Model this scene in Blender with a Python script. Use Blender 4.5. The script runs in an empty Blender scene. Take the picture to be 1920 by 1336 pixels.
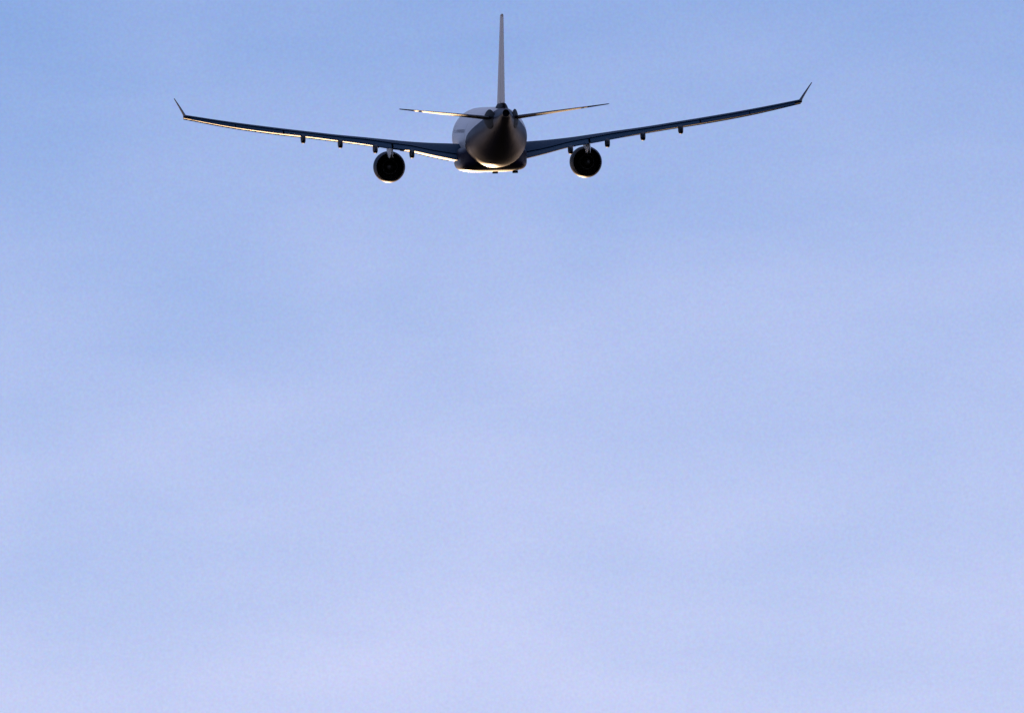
import bpy, bmesh, math
import numpy as np
from mathutils import Vector, Matrix, Euler

S = bpy.context.scene
R = math.radians

# ------------------------------------------------------------------ camera
CAM_Z = 1.7                       # eye height of the photographer
DIST = 1200.0                     # slant distance to the aircraft
ELEV = 12.0                       # elevation of the line of sight to the aircraft
cam = bpy.data.cameras.new("camera")
cam.sensor_width = 36.0
cam.lens = 36.0 / (96.4 / DIST)
cam.clip_start = 0.5
cam.clip_end = 60000.0
cam_ob = bpy.data.objects.new("camera", cam)
S.collection.objects.link(cam_ob)
cam_ob.location = (0, 0, CAM_Z)
cam_ob.rotation_euler = (R(90 + ELEV - 0.985), 0, 0)
S.camera = cam_ob

# ------------------------------------------------------------------ light
SUN_EL, SUN_AZ = 3.7, -1.9        # low sun ahead of the camera, a little to the left (degrees)
S.view_settings.view_transform = 'Standard'
S.view_settings.look = 'None'
S.view_settings.exposure = 0.0
S.view_settings.gamma = 1.0
S.view_settings.use_curve_mapping = False

sun = bpy.data.lights.new("sun", 'SUN')
sun.energy = 2.0
sun.angle = R(0.5)
sun.color = (1.0, 0.66, 0.38)
sun_ob = bpy.data.objects.new("sun", sun)
S.collection.objects.link(sun_ob)
sd = Vector((math.sin(R(SUN_AZ)) * math.cos(R(SUN_EL)), math.cos(R(SUN_AZ)) * math.cos(R(SUN_EL)), math.sin(R(SUN_EL))))
sun_ob.rotation_euler = sd.to_track_quat('Z', 'Y').to_euler()

world = bpy.data.worlds.new("World")
S.world = world
world.use_nodes = True
nt = world.node_tree
nt.nodes.clear()
def N(t, **kw):
    n = nt.nodes.new(t)
    for k, v in kw.items():
        setattr(n, k, v)
    return n
def L(a, b):
    nt.links.new(a, b)
def math_node(op, a, b=None, c=None, clamp=False):
    n = N('ShaderNodeMath', operation=op, use_clamp=clamp)
    for i, v in enumerate((a, b, c)):
        if v is None:
            continue
        if isinstance(v, (int, float)):
            n.inputs[i].default_value = v
        else:
            L(v, n.inputs[i])
    return n.outputs[0]
def mix_col(kind, fac, a, b):
    n = N('ShaderNodeMix', data_type='RGBA', blend_type=kind)
    for sock, v in ((n.inputs[0], fac), (n.inputs[6], a), (n.inputs[7], b)):
        if isinstance(v, (int, float)):
            sock.default_value = v
        elif isinstance(v, tuple):
            sock.default_value = v
        else:
            L(v, sock)
    return n.outputs[2]

out = N('ShaderNodeOutputWorld')
bg = N('ShaderNodeBackground')
sky = N('ShaderNodeTexSky', sky_type='NISHITA', sun_disc=False)
sky.sun_elevation = R(SUN_EL)
sky.sun_rotation = R(SUN_AZ)
sky.altitude = 0
sky.air_density = 1.0
sky.dust_density = 0.0
sky.ozone_density = 2.0
tc = N('ShaderNodeTexCoord')
sep = N('ShaderNodeSeparateXYZ'); L(tc.outputs['Generated'], sep.inputs[0])
# direction projected on a high flat cloud deck
den = math_node('MAXIMUM', sep.outputs[2], 0.02)
cx = math_node('DIVIDE', sep.outputs[0], den)
cy = math_node('DIVIDE', sep.outputs[1], den)
def cloud_noise(sx, sy, scale, detail, rough, shear=0.0, off=(0, 0, 0), dist=0.0):
    comb = N('ShaderNodeCombineXYZ')
    u = math_node('MULTIPLY_ADD', cy, shear, cx)
    L(math_node('MULTIPLY_ADD', u, sx, off[0]), comb.inputs[0])
    L(math_node('MULTIPLY_ADD', cy, sy, off[1]), comb.inputs[1])
    comb.inputs[2].default_value = off[2]
    n = N('ShaderNodeTexNoise')
    n.inputs['Scale'].default_value = scale
    n.inputs['Detail'].default_value = detail
    n.inputs['Roughness'].default_value = rough
    n.inputs['Distortion'].default_value = dist
    L(comb.outputs[0], n.inputs['Vector'])
    return n.outputs['Fac']
OFFX, OFFY = 29.6, 13.2
n1 = cloud_noise(6.0, 2.2, 1.0, 2.0, 0.4, 0.03, (OFFX, OFFY, 0.0), 0.3)
n2 = cloud_noise(16.0, 9.0, 1.0, 4.0, 0.5, 0.04, (1.3, 2.2, 5.0), 0.5)
# thin veil: a bank that thickens towards the horizon, broken into soft patches
elev = math_node('ARCSINE', sep.outputs[2])
ramp = math_node('MULTIPLY_ADD', elev, -1.0 / R(5.4), 13.03 / 5.4, clamp=True)
f = math_node('MULTIPLY_ADD', n1, 0.58, math_node('MULTIPLY_ADD', n2, 0.16, -0.335))
high = N('ShaderNodeMapRange', interpolation_type='SMOOTHSTEP')     # extra veil overhead, out of view, added to brighten the aircraft
L(elev, high.inputs[0])
for i, v in enumerate((R(14), R(40), 0.0, 0.55)):
    high.inputs[i + 1].default_value = v
veil = math_node('ADD', math_node('MAXIMUM', ramp, high.outputs[0]), f, clamp=True)
# fine colour mottling over the whole sky, standing in for sensor grain
ng = N('ShaderNodeTexNoise')
ng.inputs['Scale'].default_value = 4200.0
ng.inputs['Detail'].default_value = 1.0
L(tc.outputs['Generated'], ng.inputs['Vector'])
SKY_GAIN = (1.60, 1.51, 2.36, 1)
base = mix_col('MULTIPLY', 1.0, sky.outputs[0], SKY_GAIN)
# thin cloud scatters forward: bright towards the sun, dull away from it
sv = N('ShaderNodeVectorMath', operation='DOT_PRODUCT')
L(tc.outputs['Generated'], sv.inputs[0]); sv.inputs[1].default_value = sd
fwd = math_node('POWER', math_node('MULTIPLY_ADD', sv.outputs['Value'], 0.5, 0.5, clamp=True), 1.0)
fwd = math_node('MULTIPLY_ADD', fwd, 0.70, 0.32)
VEIL_COL = (6.3, 6.65, 9.4, 1)
veil_col = mix_col('MULTIPLY', 1.0, fwd, VEIL_COL)
col = mix_col('MIX', veil, base, veil_col)
# warm sunset band low over the horizon, strongest below the sun
low = N('ShaderNodeMapRange', interpolation_type='SMOOTHSTEP')
L(elev, low.inputs[0])
for i, v in enumerate((R(9.0), R(4.5), 0.0, 1.0)):
    low.inputs[i + 1].default_value = v
az = math_node('POWER', math_node('MULTIPLY_ADD', sv.outputs['Value'], 0.5, 0.5, clamp=True), 34.0)
glow = math_node('MULTIPLY', low.outputs[0], az)
col = mix_col('MIX', glow, col, (18.0, 12.0, 7.6, 1))
mott = mix_col('MIX', 0.11, (0.5, 0.5, 0.5, 1), ng.outputs['Color'])
mott = mix_col('MULTIPLY', 1.0, mott, (2, 2, 2, 1))
col = mix_col('MULTIPLY', 1.0, col, mott)
L(col, bg.inputs['Color'])
bg.inputs['Strength'].default_value = 0.1
L(bg.outputs[0], out.inputs['Surface'])

# ------------------------------------------------------------------ materials
def mat(name, base, rough=0.4, metal=0.0, coat=0.0, coat_rough=0.1, wear=0.12, wscale=(0.5, 0.15, 0.5), ior=1.5):
    m = bpy.data.materials.new(name)
    m.use_nodes = True
    t = m.node_tree
    b = t.nodes['Principled BSDF']
    b.inputs['Roughness'].default_value = rough
    b.inputs['Metallic'].default_value = metal
    b.inputs['IOR'].default_value = ior
    b.inputs['Coat Weight'].default_value = coat
    b.inputs['Coat Roughness'].default_value = coat_rough
    tcn = t.nodes.new('ShaderNodeTexCoord')
    mp = t.nodes.new('ShaderNodeMapping')
    mp.inputs['Scale'].default_value = wscale
    nz = t.nodes.new('ShaderNodeTexNoise')
    nz.inputs['Scale'].default_value = 1.6
    nz.inputs['Detail'].default_value = 5
    t.links.new(tcn.outputs['Object'], mp.inputs[0])
    t.links.new(mp.outputs[0], nz.inputs['Vector'])
    mr = t.nodes.new('ShaderNodeMapRange')
    mr.inputs[3].default_value = 1 - wear
    mr.inputs[4].default_value = 1 + wear
    t.links.new(nz.outputs['Fac'], mr.inputs[0])
    mx = t.nodes.new('ShaderNodeMix'); mx.data_type = 'RGBA'; mx.blend_type = 'MULTIPLY'
    mx.inputs[0].default_value = 1
    mx.inputs[6].default_value = (*base, 1)
    t.links.new(mr.outputs[0], mx.inputs[7])
    t.links.new(mx.outputs[2], b.inputs['Base Color'])
    mr2 = t.nodes.new('ShaderNodeMapRange')
    mr2.inputs[3].default_value = max(0.02, rough - 0.06)
    mr2.inputs[4].default_value = rough + 0.06
    t.links.new(nz.outputs['Fac'], mr2.inputs[0])
    t.links.new(mr2.outputs[0], b.inputs['Roughness'])
    m['_mix'] = mx.name
    return m

NAVY = (0.016, 0.014, 0.036)
WHITE = (0.86, 0.86, 0.87)
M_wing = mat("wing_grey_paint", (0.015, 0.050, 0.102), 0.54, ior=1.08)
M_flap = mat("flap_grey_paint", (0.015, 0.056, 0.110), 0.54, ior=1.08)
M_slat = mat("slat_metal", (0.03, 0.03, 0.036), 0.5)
M_navy = mat("navy_paint", NAVY, 0.40, ior=1.12)
M_fair = mat("fairing_paint", (0.012, 0.022, 0.040), 0.6, ior=1.25)
M_stab = mat("stabiliser_paint", (0.018, 0.020, 0.034), 0.56, ior=1.10)
M_fin = mat("fin_paint", (0.90, 0.78, 0.68), 0.5)
M_pylon = mat("pylon_paint", (0.62, 0.58, 0.55), 0.4)
M_cowl = mat("cowl_paint", (0.014, 0.024, 0.052), 0.52, ior=1.10)
M_duct = mat("duct_lining", (0.22, 0.23, 0.26), 0.6)
M_hot = mat("exhaust_metal", (0.20, 0.18, 0.17), 0.5, metal=0.2)
M_black = mat("black_rubber", (0.006, 0.006, 0.007), 0.6)
M_glass = mat("window_pane", (0.02, 0.022, 0.03), 0.5)
M_seal = mat("trim_plate", (0.010, 0.012, 0.018), 0.6, ior=1.15)

# fuselage livery: white upper fuselage, navy belly that sweeps up to cover the tail
M_fus = mat("fuselage_livery", WHITE, 0.40, ior=1.12, wear=0.06)
t = M_fus.node_tree
mx = t.nodes[M_fus['_mix']]
tcn = t.nodes.new('ShaderNodeTexCoord'); sp = t.nodes.new('ShaderNodeSeparateXYZ')
t.links.new(tcn.outputs['Object'], sp.inputs[0])
crv = t.nodes.new('ShaderNodeMath'); crv.operation = 'MULTIPLY_ADD'     # boundary height along the fuselage
t.links.new(sp.outputs[1], crv.inputs[0]); crv.inputs[1].default_value = -0.165; crv.inputs[2].default_value = -2.5
dif = t.nodes.new('ShaderNodeMath'); dif.operation = 'SUBTRACT'
t.links.new(sp.outputs[2], dif.inputs[0]); t.links.new(crv.outputs[0], dif.inputs[1])
stp = t.nodes.new('ShaderNodeMapRange'); stp.inputs[1].default_value = -0.01; stp.inputs[2].default_value = 0.01
t.links.new(dif.outputs[0], stp.inputs[0])
mc = t.nodes.new('ShaderNodeMix'); mc.data_type = 'RGBA'
t.links.new(stp.outputs[0], mc.inputs[0])
mc.inputs[6].default_value = (*NAVY, 1)
mc.inputs[7].default_value = (*WHITE, 1)
t.links.new(mc.outputs[2], mx.inputs[6])

# ------------------------------------------------------------------ mesh helpers
def obj(name, verts, faces, m, parent=None, sharp=35):
    me = bpy.data.meshes.new(name)
    me.from_pydata([tuple(map(float, v)) for v in verts], [], faces)
    bm = bmesh.new(); bm.from_mesh(me)
    bmesh.ops.remove_doubles(bm, verts=bm.verts, dist=1e-5)
    bmesh.ops.recalc_face_normals(bm, faces=bm.faces)
    bm.to_mesh(me); bm.free()
    me.materials.append(m)
    for p in me.polygons:
        p.use_smooth = True
    me.set_sharp_from_angle(angle=R(sharp))
    o = bpy.data.objects.new(name, me)
    S.collection.objects.link(o)
    if parent is not None:
        o.parent = parent
    return o
def loft(sections, cap=True):
    n = len(sections[0]); V = []; F = []
    for s in sections:
        V.extend(s)
    for i in range(len(sections) - 1):
        a, b = i * n, (i + 1) * n
        for j in range(n):
            k = (j + 1) % n
            F.append((a + j, a + k, b + k, b + j))
    if cap:
        F.append(tuple(range(n - 1, -1, -1)))
        F.append(tuple(range((len(sections) - 1) * n, len(sections) * n)))
    return V, F
def ring(y, cx_, cz, rx, rz, n=64, p=2.0):
    pts = []
    for i in range(n):
        a = 2 * math.pi * i / n
        c, s = math.cos(a), math.sin(a)
        pts.append((cx_ + rx * math.copysign(abs(c) ** (2 / p), c), y, cz + rz * math.copysign(abs(s) ** (2 / p), s)))
    return pts
def smooth_table(rows, n):
    """Catmull-Rom through the rows (first column is the parameter)."""
    a = np.array(rows, float)
    x = a[:, 0]
    xs = np.linspace(x[0], x[-1], n)
    xs = np.unique(np.concatenate([xs, x])) if x[0] < x[-1] else np.unique(np.concatenate([xs, x]))[::-1]
    sgn = 1 if x[0] < x[-1] else -1
    res = []
    d = np.zeros_like(a)
    for i in range(len(a)):
        i0, i1 = max(i - 1, 0), min(i + 1, len(a) - 1)
        d[i] = (a[i1] - a[i0]) / (x[i1] - x[i0])
    for q in xs:
        i = int(np.clip(np.searchsorted(sgn * x, sgn * q) - 1, 0, len(x) - 2))
        h = x[i + 1] - x[i]; u = (q - x[i]) / h
        v = (2*u**3 - 3*u**2 + 1) * a[i] + (u**3 - 2*u**2 + u) * h * d[i] + (-2*u**3 + 3*u**2) * a[i+1] + (u**3 - u**2) * h * d[i+1]
        v[0] = q
        res.append(v)
    return np.array(res)

# ------------------------------------------------------------------ ground
def make_ground():
    g = bpy.data.materials.new("ground_grass"); g.use_nodes = True
    tt = g.node_tree; b = tt.nodes['Principled BSDF']
    nz = tt.nodes.new('ShaderNodeTexNoise'); nz.inputs['Scale'].default_value = 0.02; nz.inputs['Detail'].default_value = 8
    tx = tt.nodes.new('ShaderNodeTexCoord'); tt.links.new(tx.outputs['Object'], nz.inputs['Vector'])
    cr = tt.nodes.new('ShaderNodeValToRGB')
    cr.color_ramp.elements[0].position = 0.35; cr.color_ramp.elements[0].color = (0.010, 0.013, 0.010, 1)
    cr.color_ramp.elements[1].position = 0.7; cr.color_ramp.elements[1].color = (0.024, 0.026, 0.020, 1)
    tt.links.new(nz.outputs['Fac'], cr.inputs[0]); tt.links.new(cr.outputs[0], b.inputs['Base Color'])
    b.inputs['Roughness'].default_value = 0.95
    b.inputs['Specular IOR Level'].default_value = 0.1
    s = 25000
    o = obj("ground", [(-s, -s, 0), (s, -s, 0), (s, s, 0), (-s, s, 0)], [(0, 1, 2, 3)], g)
    o['kind'] = 'structure'
    return o
make_ground()  # dark sheet out of view, added for the light from below

# ------------------------------------------------------------------ the aircraft
# body axes: X to starboard (right in the picture), Y forward (away from the camera), Z up; metres
plane = bpy.data.objects.new("airliner", None)
S.collection.objects.link(plane)
plane['label'] = "twin-engine airliner with navy tail and upturned winglets flying away in the blue sky"
plane['category'] = "airplane"
LOS_AZ, LOS_EL = -0.105, ELEV
dirv = Vector((math.sin(R(LOS_AZ)) * math.cos(R(LOS_EL)), math.cos(R(LOS_AZ)) * math.cos(R(LOS_EL)), math.sin(R(LOS_EL))))
plane.location = Vector((0, 0, CAM_Z)) + dirv * DIST
YAW, PITCH, ROLL = 2.65, 12.0, -2.0
rot = Matrix.Rotation(R(YAW), 3, 'Z') @ Matrix.Rotation(R(PITCH), 3, 'X') @ Matrix.Rotation(R(ROLL), 3, 'Y')
plane.rotation_euler = rot.to_euler()

# ---- fuselage: y, bottom z, top z, half width
FUS = [(26.0, -0.75, -0.45, 0.15), (25.4, -1.35, 0.15, 0.80), (24.3, -1.85, 0.72, 1.36), (22.5, -2.35, 1.55, 1.98),
       (20.0, -2.68, 2.35, 2.50), (17.5, -2.81, 2.78, 2.79), (15.5, -2.82, 2.82, 2.82), (0.0, -2.82, 2.82, 2.82),
       (-13.0, -2.82, 2.82, 2.82), (-16.0, -2.80, 2.82, 2.81), (-18.0, -2.68, 2.82, 2.72), (-21.0, -2.24, 2.82, 2.42), (-24.0, -1.58, 2.82, 1.98),
       (-27.0, -0.80, 2.81, 1.54), (-30.0, 0.02, 2.77, 1.12), (-33.0, 0.85, 2.68, 0.74), (-35.5, 1.50, 2.56, 0.52), (-36.8, 1.86, 2.48, 0.34)]
def fus_at(y):
    ys = [r[0] for r in FUS][::-1]
    return [float(np.interp(y, ys, [r[k] for r in FUS][::-1])) for k in (1, 2, 3)]
secs = []
for y, zb, zt, w in smooth_table(FUS, 90):
    secs.append(ring(y, 0, (zb + zt) / 2, max(w, 0.05), (zt - zb) / 2, 96))
fus = obj("fuselage", *loft(secs), M_fus, plane)
# exhaust of the auxiliary power unit at the very tail
a0 = ring(-36.3, -0.02, 2.13, 0.36, 0.36, 24); a1 = ring(-37.3, -0.02, 2.2, 0.32, 0.34, 24)
a2 = ring(-37.3, -0.02, 2.2, 0.28, 0.30, 24); a3 = ring(-36.4, -0.02, 2.17, 0.26, 0.28, 24)
obj("tail_exhaust", *loft([a0, a1, a2, a3]), M_black, plane)

# cabin windows and doors, both sides, flush panes 4 mm proud
def side_panel(name, y, z, hw, hh, m, side, rows=5, lift=0.004):
    V, F = [], []
    for i in range(rows + 1):
        zz = z - hh + 2 * hh * i / rows
        w = hw * (0.82 if i in (0, rows) else 1.0)
        x = math.sqrt(max(0.0, 1 - (zz / 2.82) ** 2)) * 2.82 + lift
        V += [(side * x, y - w, zz), (side * x, y + w, zz)]
    for i in range(rows):
        F.append((2*i, 2*i+1, 2*i+3, 2*i+2))
    return obj(name, V, F, m, fus)
for side in (-1, 1):
    for i in range(47):
        y = 13.4 - 0.533 * i
        side_panel("window", y, 0.62, 0.115, 0.17, M_glass, side, 3)
    for y in (13.95, -12.4):
        side_panel("door", y, 0.35, 0.52, 0.95, M_pylon, side, 8, 0.003)

# ---- belly fairing
BEL = [(11.5, -2.60, 1.2), (10.2, -2.95, 2.2), (8.5, -3.12, 2.8), (6.0, -3.22, 3.12), (0.0, -3.26, 3.20), (-6.0, -3.26, 3.20), (-8.0, -3.18, 3.10),
       (-9.5, -3.0, 2.8), (-10.8, -2.72, 2.1), (-11.5, -2.5, 1.2)]
secs = []
for y, zb, w in smooth_table(BEL, 40):
    top = -0.75
    secs.append(ring(y, 0, (zb + top) / 2, w, (top - zb) / 2, 64, 4.2))
bel = obj("belly_fairing", *loft(secs), M_navy, plane)
for px in (0.22, 2.1):
    V, F = loft([[(px - .24, -5.2, -3.20), (px + .24, -5.2, -3.20), (px + .24, -5.2, -3.26), (px - .24, -5.2, -3.26)],
                 [(px - .26, -6.1, -3.20), (px + .26, -6.1, -3.20), (px + .26, -6.1, -3.42), (px - .26, -6.1, -3.42)]])
    obj("air_outlet", V, F, M_black, bel)

# ---- wings
# span, y of leading edge, chord, z crest, z spoiler edge, z flap trailing edge, z belly of the section
WING = [(1.6, 7.5, 11.9, -0.66, -1.85, -2.40, -2.66), (3.4, 6.4, 10.8, -0.52, -1.43, -2.03, -2.27), (5.4, 5.2, 9.6, -0.41, -1.07, -1.56, -1.82), (7.4, 4.0, 8.5, -0.24, -0.60, -1.08, -1.30),
        (9.3, 2.9, 7.5, -0.04, -0.31, -0.80, -1.02), (11.5, 1.6, 6.8, 0.19, 0.02, -0.42, -0.64), (14.5, -0.1, 5.9, 0.54, 0.40, 0.07, -0.16), (17.0, -1.5, 5.2, 0.89, 0.76, 0.46, 0.24),
        (20.0, -3.2, 4.45, 1.31, 1.19, 0.90, 0.68), (24.5, -5.8, 3.45, 2.00, 1.90, 1.62, 1.44), (29.0, -8.4, 2.45, 2.79, 2.72, 2.49, 2.41)]
WT = smooth_table(WING, 60)
WT[:, 6] += np.interp(WT[:, 0], (8, 15, 20, 29), (0.10, 0.07, 0.04, 0.03))
WT[:, 3:] += np.interp(WT[:, 0], (8, 12, 29), (0.0, 0.07, 0.05))[:, None]
WT[:, 5] -= np.interp(WT[:, 0], (8, 10, 20, 24, 29), (0.0, 0.05, 0.05, 0.05, 0.02))
def wing_row(s):
    return np.array([np.interp(s, WT[:, 0], WT[:, k]) for k in range(7)])
def wing_section(side, s):
    _, yl, c, zt, zm, zf, zb = wing_row(s)
    zl = zb + (0.62 - 0.2 * min(1, s / 15)) * (zt - zb)
    P = []
    def up(tt):
        if tt < 0.4:
            return zl + (zt - zl) * math.sqrt(max(0, 1 - (1 - tt / 0.4) ** 2.2))
        return zt - (zt - zm) * ((tt - 0.4) / 0.38) ** 1.7
    zc = zf + 0.35 * (zm - zf)                    # roof of the flap cove
    def lo(tt):
        if tt < 0.33:
            return zl - (zl - zb) * math.sqrt(max(0, 1 - (1 - tt / 0.33) ** 2.2))
        return zb + (zc - zb) * ((tt - 0.33) / 0.45) ** 1.8
    for tt in (0.78, 0.73, 0.68, 0.62, 0.56, 0.5, 0.45, 0.4, 0.34, 0.28, 0.22, 0.16, 0.11, 0.07, 0.04, 0.018, 0.005, 0):
        P.append((side * s, yl - tt * c, up(tt)))
    for tt in (0.005, 0.018, 0.04, 0.07, 0.11, 0.16, 0.22, 0.28, 0.33, 0.40, 0.46, 0.52, 0.58, 0.64, 0.70, 0.74):
        P.append((side * s, yl - tt * c, lo(tt)))
    P.append((side * s, yl - 0.765 * c, zm - 0.10))
    P.append((side * s, yl - 0.78 * c, zm - 0.02))
    return P
def flap_section(side, s, drop=0.0):
    _, yl, c, zt, zm, zf, zb = wing_row(s)
    zf -= drop
    z0 = zm - 0.09
    P = []
    for u in np.linspace(1, 0, 9):                # upper face, trailing edge to nose
        P.append((side * s, yl - (0.77 + 0.235 * u) * c, z0 + (zf + 0.018 - z0) * u ** 1.15))
    th = 0.030 * c
    for u in np.linspace(0, 1, 9):                # lower face back to the trailing edge
        P.append((side * s, yl - (0.765 + 0.24 * u) * c, z0 + (zf - z0) * u ** 1.15 - th * 4.0 * (u + 0.12) ** 0.7 * max(0, 1 - u) * 0.62 - 0.012))
    return P
def slat_section(side, s):
    _, yl, c, zt, zm, zf, zb = wing_row(s)
    zl = zb + (0.62 - 0.2 * min(1, s / 15)) * (zt - zb)
    w = min(1.0, max(0.0, (s - 9) / 12))
    dz = 0.05 + 0.05 * w                          # outboard slats droop further
    h = zt - zb
    k = 0.15 * c
    o = [(-0.30 * k, zl + 0.36 * h), (0.12 * k, zl + 0.20 * h), (0.42 * k, zl - 0.02 * h), (0.46 * k, zl - 0.20 * h), (0.36 * k, zb + 0.10 * h - dz * .5), (0.10 * k, zb + 0.02 - dz),
         (-0.16 * k, zb - dz), (-0.10 * k, zb + 0.06 - dz), (0.12 * k, zb + 0.2 * h - dz * .3), (0.22 * k, zl - 0.1 * h), (0.05 * k, zl + 0.12 * h)]
    return [(side * s, yl + 0.18 + yy, zz) for yy, zz in o]
TRACK = (7.45, 10.9, 14.2, 17.7)
for side in (-1, 1):
    st = np.concatenate([np.linspace(1.6, 12, 24), np.linspace(12.6, 28.9, 28)])
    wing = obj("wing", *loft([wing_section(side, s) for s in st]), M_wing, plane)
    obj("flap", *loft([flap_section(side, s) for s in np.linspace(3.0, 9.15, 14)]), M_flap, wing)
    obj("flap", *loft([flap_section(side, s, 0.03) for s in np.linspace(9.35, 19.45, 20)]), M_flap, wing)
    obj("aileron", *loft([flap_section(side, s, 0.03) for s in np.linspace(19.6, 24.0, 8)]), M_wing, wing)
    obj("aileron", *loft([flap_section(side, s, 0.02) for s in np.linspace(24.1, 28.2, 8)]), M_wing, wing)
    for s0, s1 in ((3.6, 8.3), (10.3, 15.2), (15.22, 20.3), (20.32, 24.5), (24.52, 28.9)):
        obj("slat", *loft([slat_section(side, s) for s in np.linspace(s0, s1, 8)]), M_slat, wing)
    # winglet: swept blade canted outwards
    _, yl, c, zt, zm, zf, zb = wing_row(29.0)
    wl = []
    for u in np.linspace(0, 1, 9):
        s = 28.76 + 1.00 * u ** 1.08; z = 2.64 + 1.70 * u
        ch = 2.0 * (1 - u) + 0.55 * u; y0 = yl - 0.35 - 2.5 * u
        hw = 0.11 * (1 - u) + 0.035 * u
        if u == 0: hw = 0.13
        wl.append([(side * (s + hw * f0), y0 - ch * t0, z - 0.5 * hw * f0) for t0, f0 in
                   ((0, 0), (0.06, .6), (0.2, 1), (0.45, 1), (0.75, .5), (1, .05), (0.75, -.5), (0.45, -1), (0.2, -1), (0.06, -.6))])
    obj("winglet", *loft(wl), M_navy, wing)
    # canoe fairings over the flap tracks
    for s in TRACK:
        _, yl, c, zt, zm, zf, zb = wing_row(s)
        yt = yl - c
        ln = 0.30 * c + 1.6
        secs = []
        for u in (0, .03, .1, .22, .4, .6, .78, .9, .97, 1.0):
            y = yt + ln * 0.72 - ln * u
            g = math.sqrt(max(0.0, 1 - (2 * u - 1) ** 2)) if u < .5 else (1 - ((u - .5) / .5) ** 3.0) ** 0.75
            g = max(g, 0.12)
            zbot = zf - 0.74 + 0.10 * (1 - g) + (0.30 * (0.5 - u) if u < .5 else 0.0)
            ztop = (zf + zb) / 2 + 0.16
            hz = (ztop - zbot) / 2 * (0.25 + 0.75 * g)
            secs.append(ring(y, side * s, (ztop + zbot) / 2 + (0.3 if u < .3 else 0) * (1 - g), 0.235 * g, hz, 20, 3.2))
        obj("flap_track_fairing", *loft(secs), M_fair, wing)

    # ---- engine
    ex, ez = side * 9.3, -2.58
    prof = [(7.6, 1.20), (7.75, 1.28), (7.6, 1.36), (7.1, 1.44), (6.0, 1.49), (4.8, 1.50), (4.0, 1.48), (3.3, 1.43), (2.8, 1.37), (2.4, 1.31)]
    secs = [ring(y, ex, ez, r, r, 56) for y, r in prof]
    inner = [(2.4, 1.285), (2.9, 1.26), (3.5, 1.24), (4.2, 1.20)]
    secs += [ring(y, ex, ez, r, r, 56) for y, r in inner]
    V, F = loft(secs, cap=False)
    eng = obj("engine", V, F, M_cowl, plane, 40)
    liner = [(2.45, 1.275), (3.0, 1.25), (4.0, 1.20), (5.0, 1.12), (5.0, 0.2)]
    obj("exhaust_duct", *loft([ring(y, ex, ez, r, r, 48) for y, r in liner], cap=False), M_duct, eng)
    core = [(4.9, 0.90), (3.8, 0.80), (2.75, 0.68), (2.75, 0.63), (3.6, 0.58), (4.4, 0.3)]
    obj("core_nozzle", *loft([ring(y, ex, ez, r, r, 40) for y, r in core], cap=False), M_hot, eng)
    plug = [(4.4, 0.42), (3.4, 0.38), (2.8, 0.29), (2.2, 0.17), (1.9, 0.05)]
    obj("exhaust_plug", *loft([ring(y, ex, ez, r, r, 32) for y, r in plug]), M_hot, eng)
    fanp = [(6.4, 1.17), (6.5, 0.34), (6.9, 0.20), (7.15, 0.03)]
    obj("fan", *loft([ring(y, ex, ez, r, r, 40) for y, r in fanp]), M_hot, eng)
    # pylon
    secs = []
    for y, w, zlo, zhi in ((6.4, 0.05, -1.3, -1.2), (5.6, 0.20, -1.35, -0.95), (3.5, 0.24, -1.5, -0.55), (1.0, 0.24, -1.5, -0.55), (-0.6, 0.20, -1.75, -0.75), (-1.6, 0.12, -1.62, -0.78), (-2.6, 0.02, -1.25, -0.8)):
        secs.append([(ex + w, y, zlo), (ex + w, y, zhi), (ex - w, y, zhi), (ex - w, y, zlo)])
    obj("pylon", *loft(secs), M_pylon, eng, 50)

# ---- horizontal stabilisers with elevators
def foil(yl, c, half, axis_pt, thick_dir, t0=0.0, t1=1.0, n=10, off=0.0, tilt=0.0):
    def th(q):
        return 5 * 0.2 * (0.2969 * math.sqrt(q) - 0.126 * q - 0.3516 * q * q + 0.2843 * q ** 3 - 0.1036 * q ** 4) / 0.2 * half / 0.5
    q = [t0 + (t1 - t0) * (1 - math.cos(math.pi * i / n)) / 2 for i in range(n + 1)]
    P = []
    for x in reversed(q):
        P.append(axis_pt + Vector((0, yl - x * c, (x - 0.5) * c * tilt)) + thick_dir * (th(x) * 1.0 + off))
    for x in q[1:-1] if t0 == 0 else q[:-1]:
        P.append(axis_pt + Vector((0, yl - x * c, (x - 0.5) * c * tilt)) + thick_dir * (-th(x) * 1.0 + off))
    if t1 < 1 or t0 > 0:
        P.append(axis_pt + Vector((0, yl - t1 * c, (t1 - 0.5) * c * tilt)) + thick_dir * (-th(t1) + off))
    return [tuple(p) for p in P]
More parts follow.
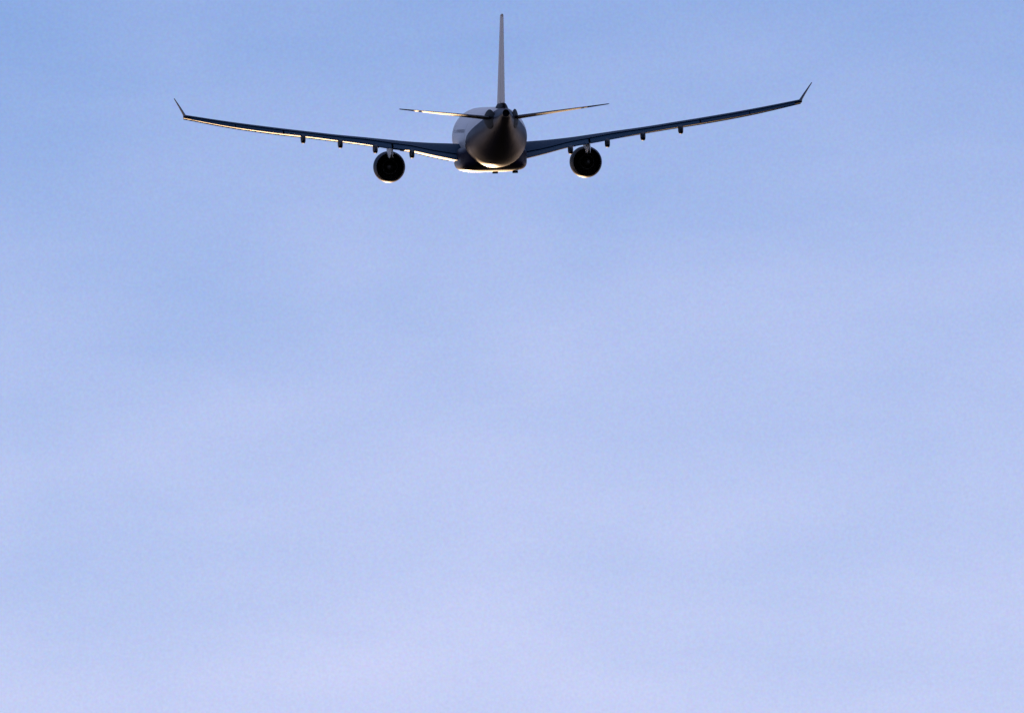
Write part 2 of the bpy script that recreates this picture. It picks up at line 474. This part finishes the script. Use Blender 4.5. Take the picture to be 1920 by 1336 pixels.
for side in (-1, 1):
    up = Vector((-side * math.sin(R(7)), 0, math.cos(R(7))))
    def stab(s):
        u = (s - 0.9) / 8.85
        return -26.4 - 6.2 * u, 5.6 - 3.6 * u, 0.19 * (1 - u) + 0.04 * u, Vector((side * s, 0, 1.76 + 0.121 * (s - 0.9)))
    sec = [];
    for s in np.linspace(0.9, 9.50, 16):
        yl, c, h, p = stab(s)
        sec.append(foil(yl, c, h, p, up, 0, 0.68, tilt=0.014))
    for k, sc in ((9.56, .8), (9.62, .3)):
        yl, c, h, p = stab(k)
        sec.append(foil(yl - 0.15 * (1 - sc) * c, c * (0.8 + .2 * sc), h * sc, p, up, 0, 0.68, tilt=0.014))
    ts = obj("tailplane", *loft(sec), M_stab, plane)
    sec = []
    for s in np.linspace(1.35, 9.4, 14):
        yl, c, h, p = stab(s)
        sec.append(foil(yl, c, h * 0.97, p, up, 0.69, 1.0, tilt=0.014))
    obj("elevator", *loft(sec), M_stab, ts)
    # curved sealing plate where the trimmable stabiliser enters the tail
    secs = []
    for u in np.linspace(0, 1, 11):
        y = -26.0 - 6.0 * u
        zb, zt, w = fus_at(y)
        g = max(0.05, math.sin(math.pi * min(1, max(0, u))) ** 0.6)
        secs.append(ring(y, side * (w - 0.10), 1.66, 0.17 * g, 0.92 * g, 24))
    obj("stabiliser_root_plate", *loft(secs), M_seal, ts)

# ---- fin and rudder
def fin(z):
    u = (z - 2.7) / 8.7
    return -23.6 - 8.6 * u, 9.2 - 5.9 * u, 0.34 * (1 - u) + 0.145 * u
sec = []
for z in list(np.linspace(2.6, 11.08, 18)) + [11.2, 11.27]:
    yl, c, h = fin(z)
    k = 1.0 if z < 11.15 else (0.8 if z < 11.25 else 0.4)
    sec.append(foil(yl, c, h * k, Vector((0, 0, z)), Vector((1, 0, 0)), 0, 0.66))
fin_o = obj("fin", *loft(sec), M_fin, plane)
sec = []
for z in np.linspace(3.15, 11.03, 16):
    yl, c, h = fin(z)
    sec.append(foil(yl, c, h * 0.97, Vector((0, 0, z)), Vector((1, 0, 0)), 0.67, 1.0))
obj("rudder", *loft(sec), M_fin, fin_o)
# flared fillet where the fin meets the tail
secs = []
for z, k in ((2.6, 0.56), (2.8, 0.50), (2.92, 0.43), (3.02, 0.36), (3.1, 0.30)):
    e = []
    for i in range(40):
        a = 2 * math.pi * i / 40
        e.append((k * math.cos(a), -28.0 + 4.9 * math.sin(a), z))
    secs.append(e)
obj("fin_fillet", *loft(secs), M_seal, fin_o)
